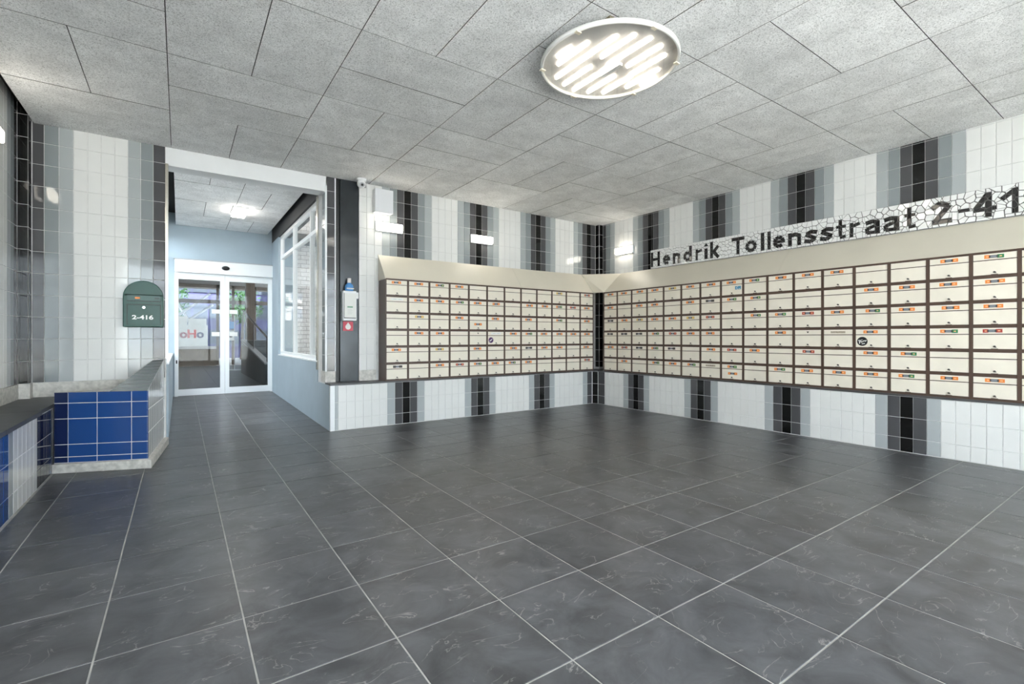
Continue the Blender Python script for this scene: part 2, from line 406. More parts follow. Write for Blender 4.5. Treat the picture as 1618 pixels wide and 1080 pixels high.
# boxed corner of black tiles
bx = struct(MB().box((LX, 6.098, LEDGE), (-1.134, WY, 3.30)).build('wall_corner_box', GROUT))
lay(bx, 0, (0, 6.098), [(-1.206, -1.134)], rows(.70, VP, .70, 3.29), lambda u, v: T_K)
lay(bx, PI / 2, (-1.134, 0), [(6.095, 6.195)], rows(.70, VP, .70, 3.29), lambda u, v: T_K)
MB().box((LX, 6.078, LEDGE), (-1.118, 6.2, .699)).build('base_stone', STONE, bx)
# left wall above the bench
wl_ = struct(MB().box((LX - .22, FRONT, 0), (LX, 6.3, 3.36)).build('wall_left', GROUT))
LB = 6.15
lay(wl_, PI / 2, (LX, 0), band(0, LB, PITCH, 4.2, 6.09), rows(.70, VP, .70, 3.245), upper_colour(LB, PITCH))
struct(MB().box((LX, 2.0, LEDGE), (LX + .018, 6.08, .699)).build('baseboard_left', STONE))
struct(MB().box((LX, FRONT, 3.245), (LX + .05, 6.1, 3.36)).build('trim_2', DARK))

# plinths carrying the mailboxes
pb = struct(MB().box((COR_R + .004, PY + .008, 0), (5.775, WY, LEDGE - .02)).build('wall_plinth_back', GROUT))
LBB = 2.435; LP = .10245
MB().box((COR_R, PY - .01, LEDGE - .02), (5.80, WY, LEDGE)).build('ledge_slab', SLAB, pb)
lay(pb, 0, (0, PY + .008), band(0, LBB, LP, 1.569, 5.772), [(.004, .14), (.14, .3385), (.3385, .543)], lower_colour(LBB, LP))
lay(pb, 0, (0, PY + .008), [(1.530, 1.569)], [(.004, .14), (.14, .3385), (.3385, .543)], lambda u, v: T_V)
MB().box((COR_R, PY, 0), (1.528, PY + .01, .543)).build('corner_board', FRAMEW, pb)
pq = struct(MB().box((PX + .008, FRONT, 0), (WX, 5.87, LEDGE - .02)).prism([(5.781, PY + .008, 0), (PX + .008, 5.87, 0), (WX, 5.87, 0), (WX, WY, 0), (5.781, WY, 0)], (0, 0, LEDGE - .02)).build('wall_plinth_right', GROUT))
MB().box((PX - .005, FRONT, LEDGE - .02), (WX, 5.87, LEDGE)).prism([(5.775, PY - .005, LEDGE - .02), (PX - .005, 5.87, LEDGE - .02), (WX, 5.87, LEDGE - .02), (WX, WY, LEDGE - .02), (5.775, WY, LEDGE - .02)], (0, 0, .02)).build('ledge_slab', SLAB, pq)
LRB, LRP = -5.05, .10255
lay(pq, -PI / 2, (PX + .008, 0), [(-5.865, -5.719)] + band(0, LRB, LRP, -5.717, .5), [(.004, .14), (.14, .3365), (.3365, .543)], lambda u, v: T_D if u < -5.72 else lower_colour(LRB, LRP)(u, v))
ca = math.atan2(5.87 - (PY), PX - 5.775)
cl_ = math.hypot(PX - 5.775, PY - 5.87)
lay(pq, ca, (5.779, PY + .006), [(.002, cl_ + .002)], [(.004, .14), (.14, .3385), (.3385, .543)], lambda u, v: T_K)

# bench along the left wall
be = struct(MB().box((LX, FRONT, 0), (-.868, 5.46, LEDGE - .03)).build('wall_bench', GROUT))
for y0, y1 in ((5.02, 5.97), (4.10, 5.02), (3.18, 4.10), (2.26, 3.18), (1.34, 2.26), (-.5, 1.34)):
    MB().box((LX, y0 + .002, LEDGE - .03), (-.856 if y1 < 5.5 else -.87, y1 - .002, LEDGE)).build('bench_slab', SLAB, be)
MB().box((LX, 5.97, LEDGE - .03), (-.3, WY, LEDGE)).build('bench_slab', SLAB, be)
def bench_col(u, v):
    k = (5.41 - u) / .1025
    if k < 1: return T_N
    if k < 2: return T_D
    if k < 3: return T_D
    if k < 4: return T_K
    if k < 5: return T_D
    if k < 11: return T_W
    if k < 12: return T_V
    if k < 13: return T_B
    if k < 14: return T_B
    return T_D if int(k) % 11 in (3, 5) else T_W
lay(be, PI / 2, (-.868, 0), cells([2.64 + .1025 * i for i in range(0, 28)]), [(.004, .14), (.14, .34), (.34, .533)], bench_col)

# low wing wall with blue front, its top rising to the sill of the corridor window
wg = link('wall_wing', None); struct(wg)
FLn, FRn = Vector((-.857, 5.415, 0)), Vector((-.222, 5.165, 0))
fd = (FRn - FLn).normalized(); fnrm = Vector((fd.y, -fd.x, 0))
TOP0 = .667
WB = Vector((-.128, 6.2, 0)); WA = Vector((-.235, 6.2, 0)); AF = FLn + fd * .385
ins = .008
b_ = MB()
bot = [FLn - fnrm * ins, FRn - fnrm * ins - Vector((ins, 0, 0)), WB - Vector((ins, 0, 0)), Vector((-.86, 6.2, 0))]
zt = [TOP0 - .01, TOP0 - .01, .62, .60]
k = len(b_.v); b_.v += [tuple(p) for p in bot] + [(p.x, p.y, z) for p, z in zip(bot, zt)]
for q in ((3, 2, 1, 0), (4, 5, 6, 7), (0, 1, 5, 4), (1, 2, 6, 5), (2, 3, 7, 6), (3, 0, 4, 7)): b_.f.append(q); b_.m.append(0)
# ramp wedge
b_.v += [tuple(v) for v in (AF - fnrm * ins + Vector((0, 0, .5)), FRn - fnrm * ins - Vector((ins, 0, 0)) + Vector((0, 0, .5)), WB - Vector((ins, 0, 0)) + Vector((0, 0, .5)), WA + Vector((0, 0, .5)),
    AF - fnrm * ins + Vector((0, 0, TOP0 - .009)), FRn - fnrm * ins - Vector((ins, 0, 0)) + Vector((0, 0, TOP0 - .009)), WB - Vector((ins, 0, 0)) + Vector((0, 0, .891)), WA + Vector((0, 0, .883)))]
for q in ((3, 2, 1, 0), (4, 5, 6, 7), (0, 1, 5, 4), (1, 2, 6, 5), (2, 3, 7, 6), (3, 0, 4, 7)): b_.f.append(tuple(8 + i for i in q)); b_.m.append(0)
b_.build('core', GROUT, wg)
def quad_tile(parent, p, n, m, t=.006, g=.003, name='tile'):
    """tile with corners p (in order), standing out along n"""
    c = sum(p, Vector()) / len(p); q = []
    for i, a in enumerate(p):
        q.append(a + (p[(i + 1) % len(p)] - a).normalized() * g + (p[i - 1] - a).normalized() * g)
    bo = [v for v in q]; fr = [v + n * t + (c - v).normalized() * .002 for v in q]; md = [v + n * (t - .002) for v in q]
    mb = MB(); N = len(p); mb.v = [tuple(x - c) for x in bo + md + fr]
    for r in (0, N):
        for i in range(N):
            j = (i + 1) % N; mb.f.append((r + i, r + j, r + N + j, r + N + i)); mb.m.append(0)
    mb.f.append(tuple(range(2 * N, 3 * N))); mb.m.append(0)
    o = mb.build(name, m, parent); o.location = c
    return o
Z = Vector((0, 0, 1))
xs = [0, .098, .305, .556, .682]; zs = [.08, .128, .232, .445, .575, TOP0]
for i, (a, b) in enumerate(cells(xs)):
    for j, (c, d) in enumerate(cells(zs)):
        P0 = FLn - fnrm * ins
        quad_tile(wg, [P0 + fd * a + Z * c, P0 + fd * b + Z * c, P0 + fd * b + Z * d, P0 + fd * a + Z * d], fnrm, T_N if i == 0 else T_B)
# side: ten upright tiles per course
sd = (WB - FRn); sl = sd.length; sd = sd / sl; sn = Vector((sd.y, -sd.x, 0))
for i in range(10):
    a, b = sl * i / 10, sl * (i + 1) / 10
    ta, tb = TOP0 + (.90 - TOP0) * i / 10, TOP0 + (.90 - TOP0) * (i + 1) / 10
    P0 = FRn - sn * ins
    for c, d in ((.08, .30), (.30, .50), (.50, None)):
        quad_tile(wg, [P0 + sd * a + Z * c, P0 + sd * b + Z * c, P0 + sd * b + Z * (tb if d is None else d), P0 + sd * a + Z * (ta if d is None else d)], sn, T_S, t=.004, g=.0042)
# top courses
def lerp(a, b, t): return a + (b - a) * t
L0, R0, L1, R1 = AF + Z * (TOP0 - .008), FRn + Z * (TOP0 - .008), WA + Z * .883, WB + Z * .891
for i in range(10):
    p = [lerp(L0, L1, i / 10), lerp(R0, R1, i / 10), lerp(R0, R1, (i + 1) / 10), lerp(L0, L1, (i + 1) / 10)]
    n = (p[1] - p[0]).cross(p[3] - p[0]).normalized()
    quad_tile(wg, p, n, T_L, t=.0025, g=.006)
for a, b in ((0, .10), (.10, .385)):
    p = [FLn + fd * a + Z * (TOP0 - .01), FLn + fd * b + Z * (TOP0 - .01), FLn + fd * b + Vector((.02, .5, TOP0 - .045)), FLn + fd * a + Vector((.02, .5, TOP0 - .045))]
    quad_tile(wg, p, (p[1] - p[0]).cross(p[3] - p[0]).normalized(), T_V)
MB().prism([FLn + fnrm * .03, FRn + fnrm * .03 + sn * .035, FRn + sn * .035 + sd * sl, FRn + sd * sl - sn * .02, FRn - sn * .02 - fnrm * .02, FLn - fnrm * .02], (0, 0, .078)).build('base_stone', STONE, wg, bevel=.008)

# header over the corridor opening
struct(MB().box((COR_L, WY, 2.925), (COR_R + .02, WY + .22, 3.36)).build('wall_header', PAINTW))
# corridor: end wall, right low wall, left low wall
we = struct(MB().box((-.6, DOORY, 2.50), (1.9, DOORY + .2, 3.4)).box((-.6, DOORY, 0), (-.075, DOORY + .2, 2.5)).box((1.49, DOORY, 0), (1.9, DOORY + .2, 2.5)).build('wall_corridor_end', PAINTB))
wc = struct(MB().box((COR_R, PY + .05, 0), (COR_R + .012, WY + .40, .544)).box((COR_R, WY + .40, 0), (COR_R + .16, DOORY, .80)).build('wall_corridor_right', PAINTB))
struct(MB().box((COR_R, WY + .40, 2.95), (COR_R + .2, DOORY, 3.4)).build('wall_lintel', mat('dark_lintel', (.05, .052, .058), .7)))
struct(MB().box((COR_R, 9.62, .80), (COR_R + .2, DOORY, 2.95)).build('wall_corridor_pier', PAINTB))
struct(MB().box((COR_R - .004, WY + .40, .80), (COR_R + .17, 9.62, .818)).build('trim_3', FRAMEW))
struct(MB().box((COR_L - .28, WY + .22, 0), (COR_L + .02, DOORY, .83)).build('wall_corridor_left', PAINTB))
struct(MB().box((COR_L - .28, WY + .22, .83), (COR_L + .024, DOORY, .848)).build('trim_4', FRAMEW))
struct(MB().box((COR_L - .30, WY + .22, 2.95), (COR_L - .14, DOORY, 3.4)).build('wall_lintel_left', mat('dark_lintel', (.05,) * 3, .7)))
def window_along_y(name, X, ys, z0, z1, zt, pane_mat, fw=.055):
    o = link(name, None); struct(o)
    m = MB()
    m.box((X - .03, ys[0], z0), (X + .03, ys[-1], z0 + fw)).box((X - .03, ys[0], z1 - fw), (X + .03, ys[-1], z1))
    for y in ys: m.box((X - .03, y - fw / 2, z0 + fw), (X + .03, y + fw / 2, z1 - fw))
    for a, b in cells(ys): m.box((X - .028, a + fw / 2, zt - fw / 2), (X + .028, b - fw / 2, zt + fw / 2))
    m.build('window_frame', FRAMEW, o)
    for a, b in cells(ys):
        MB().box((X - .004, a + .02, z0 + .04), (X + .004, b - .02, zt - .02)).build('pane', pane_mat, o)
        MB().box((X - .004, a + .02, zt + .02), (X + .004, b - .02, z1 - .04)).build('pane', pane_mat, o)
    return o
window_along_y('window_1', COR_R + .06, [6.68, 7.16, 8.38, 9.56], .818, 2.95, 2.56, GLASS)
MB().box((COR_R - .002, WY + .385, .70), (COR_R + .06, WY + .46, 2.96)).build('corner_trim', STEEL, pr)
window_along_y('window_2', COR_L - .20, [6.50, 7.75, 9.0, 10.3], .848, 2.95, 2.56, GLASS)

# glazed front behind the viewer, where the daylight comes in
wf = struct(MB().box((-1.6, FRONT - .2, 2.95), (6.6, FRONT, 3.45)).box((-1.6, FRONT - .2, -.12), (6.6, FRONT, .10)).box((4.3, FRONT - .2, .1), (6.6, FRONT, 2.95)).build('wall_front', PAINTW))
w3 = struct(link('window_3', None)); m = MB()
xs3 = [-1.2 + i * (5.5 / 5) for i in range(6)]
for x in xs3: m.box((x - .04, FRONT - .1, .10), (x + .04, FRONT - .02, 2.95))
m.box((-1.2, FRONT - .1, .10), (4.3, FRONT - .02, .18)).box((-1.2, FRONT - .1, 2.30), (4.3, FRONT - .02, 2.37)).box((-1.2, FRONT - .1, 2.88), (4.3, FRONT - .02, 2.95))
m.build('window_frame', FRAMEW, w3)
for a, b in cells(xs3):
    MB().box((a + .03, FRONT - .065, .16), (b - .03, FRONT - .057, 2.32)).build('pane', GLASS, w3)
    MB().box((a + .03, FRONT - .065, 2.35), (b - .03, FRONT - .057, 2.90)).build('pane', GLASS, w3)
g0 = struct(MB().box((-40, -60, -.4), (60, FRONT - .3, -.14)).build('ground', mat('paving_outside', (.55, .54, .52), .9, noise=.2, nscale=3)))

# ------------------------------------------------------------------ sliding door
dr = struct(link('door_1', None))
m = MB()
DX0, DX1 = -.075, 1.49
m.box((DX0, DOORY - .03, DOORZ), (DX0 + .05, DOORY + .05, 2.50)).box((DX1 - .045, DOORY - .03, DOORZ), (DX1, DOORY + .05, 2.50))
m.build('door_frame', FRAMEW, dr)
MB().box((DX0, DOORY - .10, 2.275), (DX1, DOORY + .06, 2.50)).build('door_header', FRAMEW, dr, bevel=.006)
MB().box((DX0 - .01, DOORY - .11, 2.50), (DX1 + .01, DOORY + .06, 2.515)).build('door_cap', GREYP, dr)
s_ = MB().lathe((.695, DOORY - .10, 2.39), [(.001, -.045), (.05, -.04), (.062, -.02), (.064, 0)], 20, axis='y').build('sensor', BLACKM, dr, smooth=True)
s_.scale = (1, 1, .62); s_.location = (0, 0, 2.39 * .38)
def leaf(x0, x1, gx0, gx1, y):
    l = MB().box((x0, y, DOORZ + .008), (gx0, y + .04, 2.27)).box((gx1, y, DOORZ + .008), (x1, y + .04, 2.27)).box((gx0, y, DOORZ + .008), (gx1, y + .04, .20)).box((gx0, y, 2.16), (gx1, y + .04, 2.27)).build('door_leaf', FRAMEW, dr)
    MB().box((gx0 - .01, y + .016, .19), (gx1 + .01, y + .024, 2.17)).build('glass_pane', GLASSD, l)
    return l
l1 = leaf(-.028, .684, -.018, .612, DOORY - .02); l2 = leaf(.688, 1.448, .757, 1.402, DOORY - .02)
for l, x in ((l1, .48), (l2, .765)):
    for z in (1.56, 1.145): MB().box((x, DOORY - .008, z), (x + .125, DOORY - .005, z + .075)).build('glass_sticker', PAPER, l)
MB().box((-.055, DOORY - .034, .66), (-.035, DOORY - .028, .72)).build('door_switch', BLACKM, dr)

# ------------------------------------------------------------------ mailboxes
BW, BH = .303, (1.865 - LEDGE) / 6
def box_mesh(depth):
    m = MB(); a = BW / 2; s = .0132
    m.box((-a, .012, 0), (a, depth, BH))
    m.box((-a, 0, 0), (-a + s, .012, BH)).box((a - s, 0, 0), (a, .012, BH))
    m.box((-a + s, 0, 0), (a - s, .012, .021)).box((-a + s, 0, BH - .008), (a - s, .012, BH))
    m.box((-.022, -.001, .021), (.022, .008, .0255))
    return m.mesh('body', BROWN)
BODY_B, BODY_R = box_mesh(.252), box_mesh(.325)
IW = BW / 2 - .0148
FL0 = BH - .010; FLH = .052
FLAP = MB().box((-IW, .003, FL0 - FLH), (IW, .012, FL0)).mesh('flap', CREAM)
DTOP = FL0 - FLH - .008
DOOR = MB().box((-IW, .0035, .0222), (IW, .012, DTOP)).mesh('door', CREAM)
LOCKM = MB().tube((0, .004, .043), (0, -.006, .043), .0085, 8).box((.004, -.008, .034), (.013, -.003, .040)).mesh('lock', LOCK)
def strip_mesh(kind):
    m = MB(); z0 = FL0 - .042; z1 = FL0 - .011; a = .062; y0, y1 = .0012, .003
    A, B_ = dict(O=(0, 0), G=(0, 3), R=(4, 4), Y=(5, 5), K=(2, 2), S=(0, 0))[kind]
    m.box((-a, y0, z0), (-.026, y1, z1), A).box((-.026, y0 + .0002, z0 + .003), (.020, y1, z1 - .003), 1).box((.020, y0, z0), (a, y1, z1), B_)
    m.box((-.032, y0 - .0003, z0 + .005), (-.024, y1, z1 - .005), 2).box((.016, y0 - .0003, z0 + .005), (.026, y1, z1 - .005), 2)
    if kind in 'OGRY': m.box((-.050, y0 - .0004, z0 + .011), (-.036, y1, z1 - .011), 6)
    if kind in 'OGRY': m.box((.034, y0 - .0004, z0 + .011), (.050, y1, z1 - .011), 6)
    m.box((-.018, y0 - .0002, z0 + .011), (.012, y1, z1 - .011), 7)
    return m.mesh('name_strip', [ORANGE, GREYB, DARKB, GREEN, RED, YEL, PALE, mat('strip_blue_grey', (.22, .24, .27), .5)])
STRIPS = {k: strip_mesh(k) for k in 'OGRYK'}
PAPERM = MB().box((-.085, .0012, FL0 - .040), (.085, .003, FL0 - .012), 0).box((-.05, .0008, FL0 - .027), (-.01, .003, FL0 - .023), 1).box((.02, .0008, FL0 - .028), (.06, .003, FL0 - .024), 1).mesh('name_strip', [PAPER, GREYP])
WORNM = MB().box((-.07, .002, FL0 - .038), (.07, .003, FL0 - .016)).mesh('glue_patch', WORN)
SMALL = MB().prism([(-.013, .002, FL0 - .016), (.013, .002, FL0 - .016), (.004, .002, FL0 - .032), (-.002, .002, FL0 - .036)], (0, .001, 0)).mesh('mark', DARKB)
WORDS = {'O': 'orange name strip', 'G': 'orange and green name strip', 'R': 'red name strip', 'Y': 'yellow name strip', 'K': 'dark name strip', 'P': 'white paper strip',
         'w': 'worn glue patch', 'k': 'small dark mark', '.': 'bare flap', 'D': 'strip on its door'}
ORD = ['', 'first', 'second', 'third', 'fourth', 'fifth', 'sixth', 'seventh', 'eighth', 'ninth', 'tenth', 'eleventh', 'twelfth', 'thirteenth', 'fourteenth', 'fifteenth', 'sixteenth', 'seventeenth', 'eighteenth']
def mailbox(loc, rotz, kind, body, label, group, extra=None):
    t = thing('mailbox', label, 'mailbox', loc, rotz, group)
    link('body', body, t)
    f = link('flap', FLAP, t); d = link('door', DOOR, t); link('lock', LOCKM, d)
    f.location = (0, R.uniform(-.0006, .0006), 0); f.rotation_euler = (R.uniform(-.006, .002), 0, 0)
    dx = R.uniform(-.012, .012)
    if kind in STRIPS: s = link('name_strip', STRIPS[kind], f); s.location = (dx, 0, 0); s.rotation_euler = (0, R.uniform(-.02, .02), 0)
    elif kind == 'P': link('name_strip', PAPERM, f)
    elif kind == 'w': link('glue_patch', WORNM, f)
    elif kind == 'k': link('mark', SMALL, f)
    elif kind == 'D':
        s = link('name_strip', STRIPS['O'], d); s.location = (0, .001, -.085)
    if extra: extra(t, f, d)
    return t
def round_sticker(col, r, x, z, marks):
    def add(t, f, d):
        s = MB().tube((x, .0035, z), (x, .0020, z), r, 24).build('round_sticker', col, d)
        m = MB()
        for (a, b, c, e) in marks:
            p, q = Vector((x + a * r, .0018, z + b * r)), Vector((x + c * r, .0018, z + e * r)); n = (q - p).cross(Vector((0, 1, 0))).normalized() * r * .085
            m.prism([p - n, q - n, q + n, p + n], (0, .0008, 0))
        m.build('sticker_print', PAPER, s)
    return add
PURPLE = mat('purple_sticker', (.09, .035, .13), .4); BLKST = mat('black_sticker', (.012, .012, .014), .4); BLUEST = mat('blue_sticker', (.05, .25, .42), .4)
st_purple = round_sticker(PURPLE, .041, -.085, .085, [(-.55, -.25, .1, .0), (.1, .0, .6, .5), (-.3, -.1, .3, .3), (.0, -.1, .35, .1), (-.6, -.4, .1, -.2)])
st_black = round_sticker(BLKST, .047, -.078, .082, [(-.75, .25, -.5, .05), (-.55, .3, -.5, -.5), (-.3, .3, -.25, -.2), (-.25, -.2, .1, -.05), (-.1, .3, .0, .38), (.1, -.05, .35, .2), (.35, .2, .6, .0), (.6, .0, .75, .3), (-.1, -.55, .5, -.45)])
def st_blue(t, f, d):
    s = MB().box((.045, .0022, .085), (.122, .0035, .128)).build('blue_sticker', BLUEST, d, bevel=.0)
    m = MB(); c = Vector((.075, .002, .105))
    for i in range(9):
        a0, a1 = .9 + i * .5, .9 + (i + 1) * .5
        m.prism([c + Vector((math.cos(q) * r, 0, math.sin(q) * r)) for q, r in ((a0, .011), (a1, .011), (a1, .016), (a0, .016))], (0, .001, 0))
    m.box((.094, .0018, .092), (.112, .0028, .097)).build('sticker_print', PAPER, s)
BACK = ["OOGO.....Y.R", "POOGOO.OOGRO", ".Y.ODO.O.G.O", ".OO.kPOGOOOO", "O.Y.O.OKOO.O", "K.ORGOGO...R"]
RIGHT = ["OOOOYOOOGOOO..OG..", "O.OO.OKGG...OOOO..", "KOYOOYR.GGROGOOOK.", "KKKGROO..OkwO.GR..", "ORKGK.ORO.R.OG....", ".O.GOGwG.GOOOGOO.."]
BX0, BY0 = 2.150, PY - .013
RX0, RY0 = PX + .012, 5.748
for r in range(6):
    z = LEDGE + BH * (5 - r)
    for c in range(12):
        k = BACK[r][c]
        nm = WORDS[k] + (' and purple sticker' if (r, c) == (3, 5) else '')
        mailbox((BX0 + BW * (c + .5), BY0, z), 0, k, BODY_B, f"mailbox with {nm}, back wall bank, {ORD[r + 1]} row, {ORD[12 - c]} from corner", 'mailboxes in the back wall bank', st_purple if (r, c) == (3, 5) else None)
    for c in range(18):
        k = RIGHT[r][c]; ex = None; nm = WORDS[k]
        if (r, c) == (0, 7): ex = st_blue; nm = 'blue sticker'
        if (r, c) == (3, 12): ex = st_black; nm = 'black sticker'
        if (r, c) == (5, 7):
            nm = 'two name strips'
            def ex(t, f, d): s = link('name_strip', STRIPS['O'], d); s.location = (.01, .001, -.088)
        mailbox((RX0, RY0 - BW * (c + .5), z), -PI / 2, k, BODY_R, f"mailbox with {nm}, bank under mosaic, {ORD[r + 1]} row, {ORD[c + 1]} from corner", 'mailboxes in the bank under the mosaic', ex)
BTOP = LEDGE + 6 * BH
# sloping hood over both banks
hd = thing('mailbox_hood', 'cream sloping sheet metal hood running over both mailbox banks', 'hood')
def slab(p, name, m=CREAMH, th=.010):
    p = [Vector(v) for v in p]; n = (p[1] - p[0]).cross(p[-1] - p[0]).normalized()
    return MB().prism([tuple(v) for v in p], tuple(-n * th)).build(name, m, hd)
HZ = 2.205; hb = BTOP + .012
B0, B1 = BX0 - .002, 5.786
mid = 4.28
slab([(B0, BY0 - .004, hb), (mid - .001, BY0 - .004, hb), (mid - .001, WY - .012, HZ), (B0 - .006, WY - .012, HZ)], 'hood_panel')
slab([(mid + .001, BY0 - .004, hb), (B1, BY0 - .004, hb), (5.752, WY - .012, HZ + .01), (mid + .001, WY - .012, HZ)], 'hood_panel')
MB().prism([(B0 - .004, BY0, BTOP + .003), (B0 - .004, WY - .01, BTOP + .003), (B0 - .004, WY - .012, HZ - .01)], (.006, 0, 0)).build('hood_end', CREAMH, hd)
RE = RY0 - BW * 18
m2 = 2.90
slab([(RX0 - .004, 5.735, hb), (RX0 - .004, m2 + .001, hb), (WX - .012, m2 + .001 + .02, HZ), (WX - .012, 5.672, HZ + .005)], 'hood_panel')
slab([(RX0 - .004, m2 - .001, hb), (RX0 - .004, RE, hb), (WX - .012, RE, HZ), (WX - .012, m2 - .001 + .02, HZ)], 'hood_panel')
slab([(B1 + .003, BY0 - .003, hb), (RX0 - .004, 5.738, hb), (WX - .013, 5.676, HZ + .006), (5.756, WY - .013, HZ + .011)], 'hood_panel')
MB().box((BX0, BY0 - .002, BTOP), (B1, BY0 + .03, BTOP + .012)).box((RX0 - .002, RE, BTOP), (RX0 + .03, 5.745, BTOP + .012)).build('hood_edge', BROWN, hd)

# ------------------------------------------------------------------ mosaic sign over the right bank
SZ0, SZ1 = 2.212, 2.505
SY0, SY1 = 5.036, .55          # runs from the corner side towards the viewer's right
sg = thing('mosaic_sign', 'black lettering on white broken tile mosaic band above mailboxes', 'sign')
MB().box((WX - .020, SY1, SZ0), (WX - .002, SY0, SZ1)).build('grout_bed', mat('mosaic_grout', (.13, .127, .122), .9), sg)
M_W = mat('mosaic_white', (.80, .80, .79), .06, spec=.6, noise=.05, nscale=20); M_K = mat('mosaic_black', (.018, .016, .016), .14, spec=.6)
def seg(p, q, wd):
    p, q = Vector(p), Vector(q); d = (q - p).normalized(); n = Vector((-d.y, d.x)) * wd / 2
    return [p + n, p - n, q - n, q + n]
def arc(cx, cz, rx, rz, a0, a1, n, wd):
    pts = [(cx + rx * math.cos(math.radians(a0 + (a1 - a0) * i / n)), cz + rz * math.sin(math.radians(a0 + (a1 - a0) * i / n))) for i in range(n + 1)]
    return [seg(a, b, wd) for a, b in zip(pts, pts[1:])]
CAPH, XH = .228, .160
def glyph(ch, x0, x1):
    """strokes of one letter between x0 and x1, baseline at 0"""
    W_ = x1 - x0; s = min(.044, W_ * .36); h = s / 2; cx = (x0 + x1) / 2
    bowl = lambda: arc(cx, XH / 2, W_ / 2 - h, XH / 2 - h, 0, 360, 8, s)
    if ch == 'H': return [seg((x0 + h, 0), (x0 + h, CAPH), s), seg((x1 - h, 0), (x1 - h, CAPH), s), seg((x0, CAPH * .5), (x1, CAPH * .5), s * .9)]
    if ch == 'T': return [seg((x0, CAPH - h), (x1, CAPH - h), s), seg((cx, 0), (cx, CAPH), s)]
    if ch == 'l': return [seg((cx, 0), (cx, CAPH), W_)]
    if ch == 'i': return [seg((cx, 0), (cx, XH - .01), W_), [Vector((x0 - .012, XH + .02)), Vector((x1 + .012, XH + .02)), Vector((cx, CAPH))]]
    if ch == 'o': return bowl()
    if ch == 'e': return arc(cx, XH / 2, W_ / 2 - h, XH / 2 - h, 0, 315, 7, s) + [seg((x0 + h, XH / 2), (x1 - .004, XH / 2), s * .8)]
    if ch == 'n': return [seg((x0 + h, 0), (x0 + h, XH), s), seg((x1 - h, 0), (x1 - h, XH - .025), s), seg((x0 + h, XH - h - .012), (cx + .01, XH - h), s), seg((cx, XH - h), (x1 - h * .6, XH - h - .02), s)]
    if ch == 'r': return [seg((x0 + h, 0), (x0 + h, XH), s), seg((x0 + h, XH - h - .025), (x1, XH - h), s)]
    if ch == 'd': return [seg((x1 - h, 0), (x1 - h, CAPH), s)] + arc(cx - h * .3, XH / 2, W_ / 2 - h, XH / 2 - h, 40, 320, 6, s)
    if ch == 'k': return [seg((x0 + h, 0), (x0 + h, CAPH), s), seg((x0 + s * .8, XH * .42), (x1 - h, XH), s), seg((x0 + s * 1.1, XH * .6), (x1 - h * .8, 0), s)]
    if ch == 's':
        q = XH / 4
        return [seg((x1, XH - q * .9), (cx, XH - h), s), seg((cx + .005, XH - h), (x0 + h, XH - q * 1.1), s), seg((x0 + h * .6, XH - q * 1.2), (x1 - h * .6, q * 1.3), s), seg((x1 - h, q * 1.4), (cx, h), s), seg((cx + .005, h), (x0, q * .9), s)]
    if ch == 't': return [seg((cx - h * .3, .03), (cx - h * .3, CAPH * .95), s), seg((x0, XH * .86), (x1, XH * .86), s * .85), seg((cx - h * .6, h), (x1, h + .006), s)]
    if ch == 'a': return [seg((x1 - h, 0), (x1 - h, XH - .02), s), seg((x0 + .01, XH * .78), (cx, XH - h), s * .95), seg((cx - .005, XH - h), (x1 - h * .6, XH - h - .012), s * .95), seg((x1 - s, XH * .56), (x0 + h, XH * .40), s * .8), seg((x0 + h, XH * .45), (x0 + h * 1.2, h * .8), s * .85), seg((x0 + h, h * .9), (x1 - s, h * .9), s * .8)]
    if ch == '2': return [seg((x0, CAPH * .70), (cx - .01, CAPH - h), s), seg((cx - .02, CAPH - h), (x1 - h, CAPH * .74), s), seg((x1 - h * .8, CAPH * .76), (x0 + h, s * .7), s), seg((x0, h), (x1, h), s)]
    if ch == '-': return [seg((x0, CAPH * .42), (x1, CAPH * .42), s)]
    if ch == '4': return [seg((x1 - s * 1.2, 0), (x1 - s * 1.2, CAPH), s), seg((x0, CAPH * .34), (x1, CAPH * .34), s * .85), seg((x0 + h * .6, CAPH * .36), (x1 - s * 1.2, CAPH - .01), s)]
    if ch == '1': return [seg((x1 - h, 0), (x1 - h, CAPH), s), seg((x0, CAPH * .62), (x1 - h, CAPH - h * .8), s)]
    if ch == '6': return arc(cx, CAPH * .32, W_ / 2 - h, CAPH * .32 - h, 0, 360, 8, s) + [seg((x0 + h, CAPH * .32), (cx + .03, CAPH), s)]
    return []
LET = [('H', 5.03, 4.856), ('e', 4.802, 4.662), ('n', 4.616, 4.486), ('d', 4.426, 4.287), ('r', 4.224, 4.121), ('i', 4.081, 4.030), ('k', 3.991, 3.846), ('T', 3.669, 3.491), ('o', 3.482, 3.321),
       ('l', 3.271, 3.226), ('l', 3.186, 3.145), ('e', 3.119, 2.968), ('n', 2.934, 2.783), ('s', 2.744, 2.606), ('s', 2.575, 2.435), ('t', 2.406, 2.311), ('r', 2.271, 2.176), ('a', 2.129, 1.990),
       ('a', 1.962, 1.821), ('t', 1.779, 1.688), ('2', 1.555, 1.407), ('-', 1.361, 1.279), ('4', 1.252, 1.097), ('1', 1.064, .957), ('6', .90, .75)]
ZB = 2.238
strokes = []
for ch, a, b in LET:
    for p in glyph(ch, SY0 - a, SY0 - b): strokes.append([Vector((v.x, v.y + ZB)) for v in p])
def clip(poly, a, n):
    """part of the convex polygon with (p-a).n <= 0"""
    out = []
    for i, p in enumerate(poly):
        q = poly[(i + 1) % len(poly)]; dp, dq = (p - a).dot(n), (q - a).dot(n)
        if dp <= 0: out.append(p)
        if dp * dq < 0: out.append(p + (q - p) * (dp / (dp - dq)))
    return out
